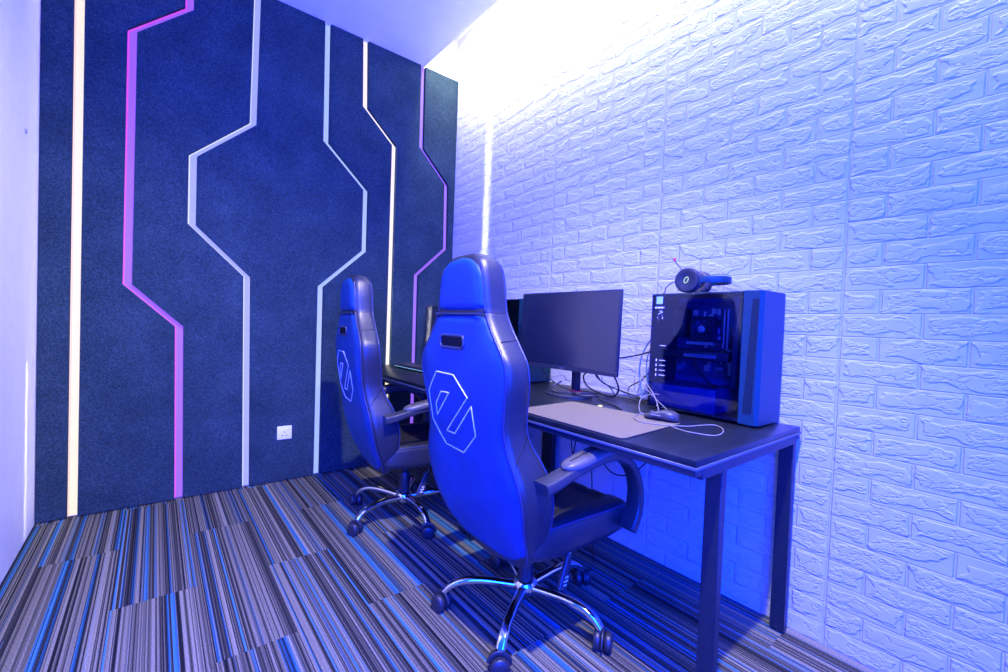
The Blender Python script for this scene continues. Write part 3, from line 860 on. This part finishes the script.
cable('display_cable', 'black cable looping widest under the near monitor, right of its stand', [(1.575, 1.30, DZ + .16), (1.60, 1.33, DZ + .125), (1.66, 1.42, DZ + .085), (1.67, 1.40, DZ + .035), (1.66, 1.30, DZ + .012), (1.655, 1.235, DZ + .010), (1.655, 1.205, DZ + .045), (1.62, 1.20, DZ + .10), (1.575, 1.21, DZ + .15)], .0042, M['cable'], group='black cables behind the near monitor')
cable('display_cable', 'black cable hanging in the middle of the bundle under the near monitor', [(1.60, 1.30, DZ + .18), (1.68, 1.36, DZ + .11), (1.72, 1.35, DZ + .060), (1.73, 1.27, DZ + .035), (1.72, 1.16, DZ + .020), (1.71, 1.10, DZ + .006)], .0036, M['cable'], group='black cables behind the near monitor')
cable('display_cable', 'brownish black cable running down to the wall behind the near monitor', [(1.58, 1.285, DZ + .15), (1.65, 1.33, DZ + .09), (1.71, 1.30, DZ + .045), (1.73, 1.28, DZ + .006)], .0028, M['cable'], group='black cables behind the near monitor')
cable('display_cable', 'black cable left of the near monitor stand, coiling on the desk', [(1.55, 1.62, DZ + .15), (1.62, 1.65, DZ + .075), (1.65, 1.61, DZ + .030), (1.67, 1.54, DZ + .005), (1.69, 1.44, DZ + .005), (1.69, 1.34, DZ + .005), (1.70, 1.22, DZ + .005), (1.69, 1.09, DZ + .005)], .0034, M['cable'], group='black cables behind the near monitor')
cable('coiled_lead', 'short black lead coiled at the foot of the near monitor', [(1.535, 1.45, DZ + .06), (1.49, 1.47, DZ + .034), (1.475, 1.43, DZ + .019), (1.51, 1.37, DZ + .019), (1.545, 1.33, DZ + .019), (1.585, 1.29, DZ + .021), (1.575, 1.255, DZ + .012), (1.54, 1.262, DZ + .016), (1.50, 1.31, DZ + .019), (1.515, 1.36, DZ + .027)], .004, M['cable'])
cable('flat_lead', 'black lead lying on the desk just behind the mat', [(1.56, 1.24, DZ + .004), (1.53, 1.18, DZ + .004), (1.50, 1.11, DZ + .004), (1.455, 1.04, DZ + .004)], .003, M['cable'])
cable('audio_cable', 'black cable coiling where the wall meets the desk beside the computer', [(1.76, 1.10, DZ + .15), (1.76, 1.16, DZ + .09), (1.76, 1.22, DZ + .05), (1.75, 1.215, DZ + .012), (1.745, 1.17, DZ + .005), (1.75, 1.12, DZ + .005), (1.76, 1.08, DZ + .03), (1.765, 1.10, DZ + .08)], .003, M['cable'])
cable('network_cable', 'blue cable hanging left-most behind the computer', [(1.72, 1.06, DZ + .31), (1.725, 1.105, DZ + .27), (1.73, 1.142, DZ + .20), (1.73, 1.150, DZ + .12), (1.73, 1.135, DZ + .05), (1.72, 1.12, DZ + .004)], .003, M['bluecable'], group='blue cables hanging behind the computer')
cable('network_cable', 'blue cable hanging closest to the computer rear', [(1.72, 1.05, DZ + .28), (1.725, 1.10, DZ + .23), (1.725, 1.112, DZ + .16), (1.72, 1.10, DZ + .10), (1.71, 1.075, DZ + .05), (1.70, 1.06, DZ + .004)], .0028, M['bluecable'], group='blue cables hanging behind the computer')
bm = bmesh.new(); box(bm, -.015, .015, -.009, .009, 0, .0018, .0006, 1)
tag(obj('paper_tab', bm, M['yellow'], loc=(1.445, 1.14, DZ + .0003), rz=.5), 'small yellow paper tab at the rear edge of the grey mat', 'tab')
# cables under the desks
cable('floor_cable', 'black cable hanging in a loop below the near desk by the armrest', [(1.70, 1.36, .70), (1.69, 1.33, .56), (1.66, 1.29, .46), (1.62, 1.20, .42), (1.60, 1.10, .44), (1.62, 1.02, .52), (1.68, .97, .70)], .003, M['cable'], group='cables hanging below the near desk')
cable('floor_cable', 'black cable hanging straight to the floor below the near desk', [(1.72, 1.42, .70), (1.71, 1.40, .5), (1.70, 1.37, .3), (1.66, 1.33, .1), (1.60, 1.26, .004), (1.50, 1.2, .004)], .003, M['cable'], group='cables hanging below the near desk')
cable('floor_cable', 'black cable below the near desk, left of the others, looping twice', [(1.74, 1.60, .70), (1.74, 1.56, .5), (1.73, 1.53, .40), (1.72, 1.50, .5), (1.72, 1.47, .62), (1.72, 1.46, .70)], .003, M['cable'], group='cables hanging below the near desk')

# keyboard on the far desk
def keyboard():
    t = thing('keyboard', 'slim keyboard with glowing edge on the far desk between the chairs', 'keyboard', (1.378, 2.60, DZ), math.radians(1))
    bm = bmesh.new(); box(bm, -.07, .07, -.22, .22, .006, .022, .004, 2); obj('keyboard_body', bm, M['bezel'], t, 40)
    bm = bmesh.new()
    for r in range(5):
        for c in range(15):
            x = -.052 + r * .0235; y = .196 - c * .028
            box(bm, x - .0098, x + .0098, y - .0122, y + .0122, .021, .031, .002, 1)
    obj('key_block', bm, M['blackpl'], t, 40)
    bm = bmesh.new(); box(bm, -.0715, .0715, -.2215, .2215, .011, .0145); obj('light_bar', bm, M['rgb'], t, None)
    for x in (-.055, .055):
        for y in (-.19, .19):
            bm = bmesh.new(); cyl(bm, (x, y, 0), (0, 0, 1), .007, .007, .0065, 14); obj('rubber_foot', bm, M['rubber'], t, 40)
keyboard()

# headset lying on the near computer
def headset():
    topz = DZ + .4763
    t = thing('headset', 'gaming headset with microphone lying on top of the near computer', 'headset', (1.652, .893, topz), 0)
    a = Vector((.995, .10, 0)).normalized(); r = Vector((.10, -.995, 0)).normalized(); up = Vector((0, 0, 1))
    def frame(c): return Matrix((r, up, -a)).transposed()        # local z points to the viewer
    Z = .0505
    for k, off in enumerate((0.0, .105)):
        c = a * off + up * Z; q = Matrix((r, up, -a)).transposed() if k == 0 else Matrix((r, -up, a)).transposed()
        bm = bmesh.new(); lathe(bm, [(0, .0), (.040, .0), (.0465, .002), (.0495, .008), (.0495, .016), (.0445, .023), (.032, .0245), (.030, .0235), (0, .0235)], 36, c, q); cup = obj('ear_cup', bm, M['bezel'], t, 40)
        bm = bmesh.new()
        ring = [c + q @ Vector((.036 * math.cos(x), .036 * math.sin(x), -.010)) for x in [2 * PI * i / 32 for i in range(32)]]
        sweep(bm, ring, circ(.0125, 10), closed=True); obj('ear_cushion', bm, M['cushion'], cup, 60)
        if k == 0:
            bm = bmesh.new(); ring = [c + q @ Vector((.0075 * math.cos(x) + .003 * math.sin(x), .0115 * math.sin(x), .0242)) for x in [2 * PI * i / 28 for i in range(28)]]
            sweep(bm, ring, circ(.0017, 6), closed=True); lr = obj('logo_ring', bm, M['ring'], cup, 60); lr['label'] = 'glowing green oval ring on the ear cup'
            # microphone boom
            bm = bmesh.new(); p0 = c + q @ Vector((-.026, .040, .004))
            tube(bm, [p0, p0 + q @ Vector((-.012, .016, .0)), p0 + q @ Vector((-.024, .031, .002)), p0 + q @ Vector((-.030, .042, .004))], .0022, 8); bo = obj('microphone_boom', bm, M['blackpl'], cup, 60)
            bm = bmesh.new(); lathe(bm, [(0, -.007), (.004, -.006), (.0055, 0), (.005, .006), (0, .008)], 16, p0 + q @ Vector((-.0315, .046, .004)), None); mt = obj('microphone_tip', bm, M['red'], bo, 60); mt['label'] = 'reddish microphone tip'
            # yoke
        bm = bmesh.new()
        cyl(bm, c + q @ Vector((.047, -.004, .008)), q @ Vector((0, 0, 1)) , .011, .011, .007, 18, .002)
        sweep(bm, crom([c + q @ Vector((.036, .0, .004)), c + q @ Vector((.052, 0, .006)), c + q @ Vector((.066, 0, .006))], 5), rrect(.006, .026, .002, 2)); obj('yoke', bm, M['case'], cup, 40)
    cen = a * .0525 + up * (Z + .001); pts = []
    for i in range(33):
        an = -PI / 2 + PI * i / 32
        pts.append(cen + a * (.064 * math.sin(an)) + r * (.056 + .082 * math.cos(an)))
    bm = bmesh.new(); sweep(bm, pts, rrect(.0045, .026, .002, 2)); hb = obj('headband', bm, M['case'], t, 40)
    bm = bmesh.new(); pin = [cen + a * (.054 * math.sin(x)) + r * (.050 + .074 * math.cos(x)) for x in [-PI * .38 + PI * .76 * i / 20 for i in range(21)]]
    sweep(bm, pin, rrect(.010, .022, .004, 3)); obj('band_cushion', bm, M['cushion'], hb, 50)
    bm = bmesh.new()
    c0 = up * Z - a * .01
    tube(bm, [c0 - r * .044 - up * .006, c0 - r * .056 - up * .004, c0 - r * .075 - up * .010 + a * .01, c0 - r * .098 - up * .027 + a * .02, Vector((.03, .120, .010)), Vector((.035, .142, -.01)), Vector((.04, .146, -.10)), Vector((.05, .150, -.24))], .002, 8)
    obj('headset_cord', bm, M['cable'], t, 70)
headset()

# ------------------------------------------------------------------ lights
def area(name, loc, direction, sx, sy, power, color, spread=180, roll=None):
    l = bpy.data.lights.new(name, 'AREA'); l.shape = 'RECTANGLE'; l.size = sx; l.size_y = sy; l.energy = power; l.color = color
    l.spread = math.radians(spread)
    o = bpy.data.objects.new(name, l); COL.objects.link(o)
    zaxis = -Vector(direction).normalized(); up = Vector((0, 0, 1))
    if abs(zaxis.dot(up)) > .99: up = Vector((0, 1, 0))
    xa = up.cross(zaxis).normalized(); ya = zaxis.cross(xa)
    m = Matrix((xa, ya, zaxis)).transposed().to_4x4(); m.translation = loc; o.matrix_world = m
    return o
# recessed ceiling downlight
l = bpy.data.lights.new('ceiling_downlight', 'SPOT'); l.energy = 560; l.color = (1.0, .88, .78); l.shadow_soft_size = .035; l.spot_size = math.radians(108); l.spot_blend = .75
o = bpy.data.objects.new('ceiling_downlight', l); COL.objects.link(o); o.location = (.47, .24, 3.0); o.rotation_euler = Vector((.14, -.42, 1)).to_track_quat('Z', 'Y').to_euler()
# cove light along the top of the brick wall
area('cove_light', (1.598, 1.05, 3.12), (1, 0, -.9), 3.8, .04, 84, (1.0, .93, .74))
# added blue fill behind the camera, standing in for unseen LED lighting
area('blue_fill_light', (-.35, -.85, 1.5), (.22, 1, -.05), 1.7, 2.4, 700, (.002, .026, 1.0))
# spill of the cream strip onto the wall beside it
area('strip_spill_light', (-.315, D - .004, 1.5), (-.6, -1, 0), .006, 2.9, 1.5, (1.0, .92, .70), 160)
# light sheets that the strips throw sideways out of their grooves
area('strip_sheet_light', (1.36, D - .004, 1.85), (1, -.93, 0), .05, 2.3, 1.2, (1.0, .95, .90), 7)
area('strip_sheet_light', (-.315, D - .004, .42), (-.58, -.82, -.03), .018, .8, .06, (1.0, .95, .80), 6)

w = bpy.data.worlds.new('world'); S.world = w; w.use_nodes = True
bg = w.node_tree.nodes['Background']; bg.inputs[0].default_value = (.003, .085, 1.0, 1); bg.inputs[1].default_value = 2.6

S.view_settings.view_transform = 'Standard'; S.view_settings.look = 'None'; S.view_settings.gamma = 1; S.view_settings.exposure = 0
S.view_settings.use_curve_mapping = False
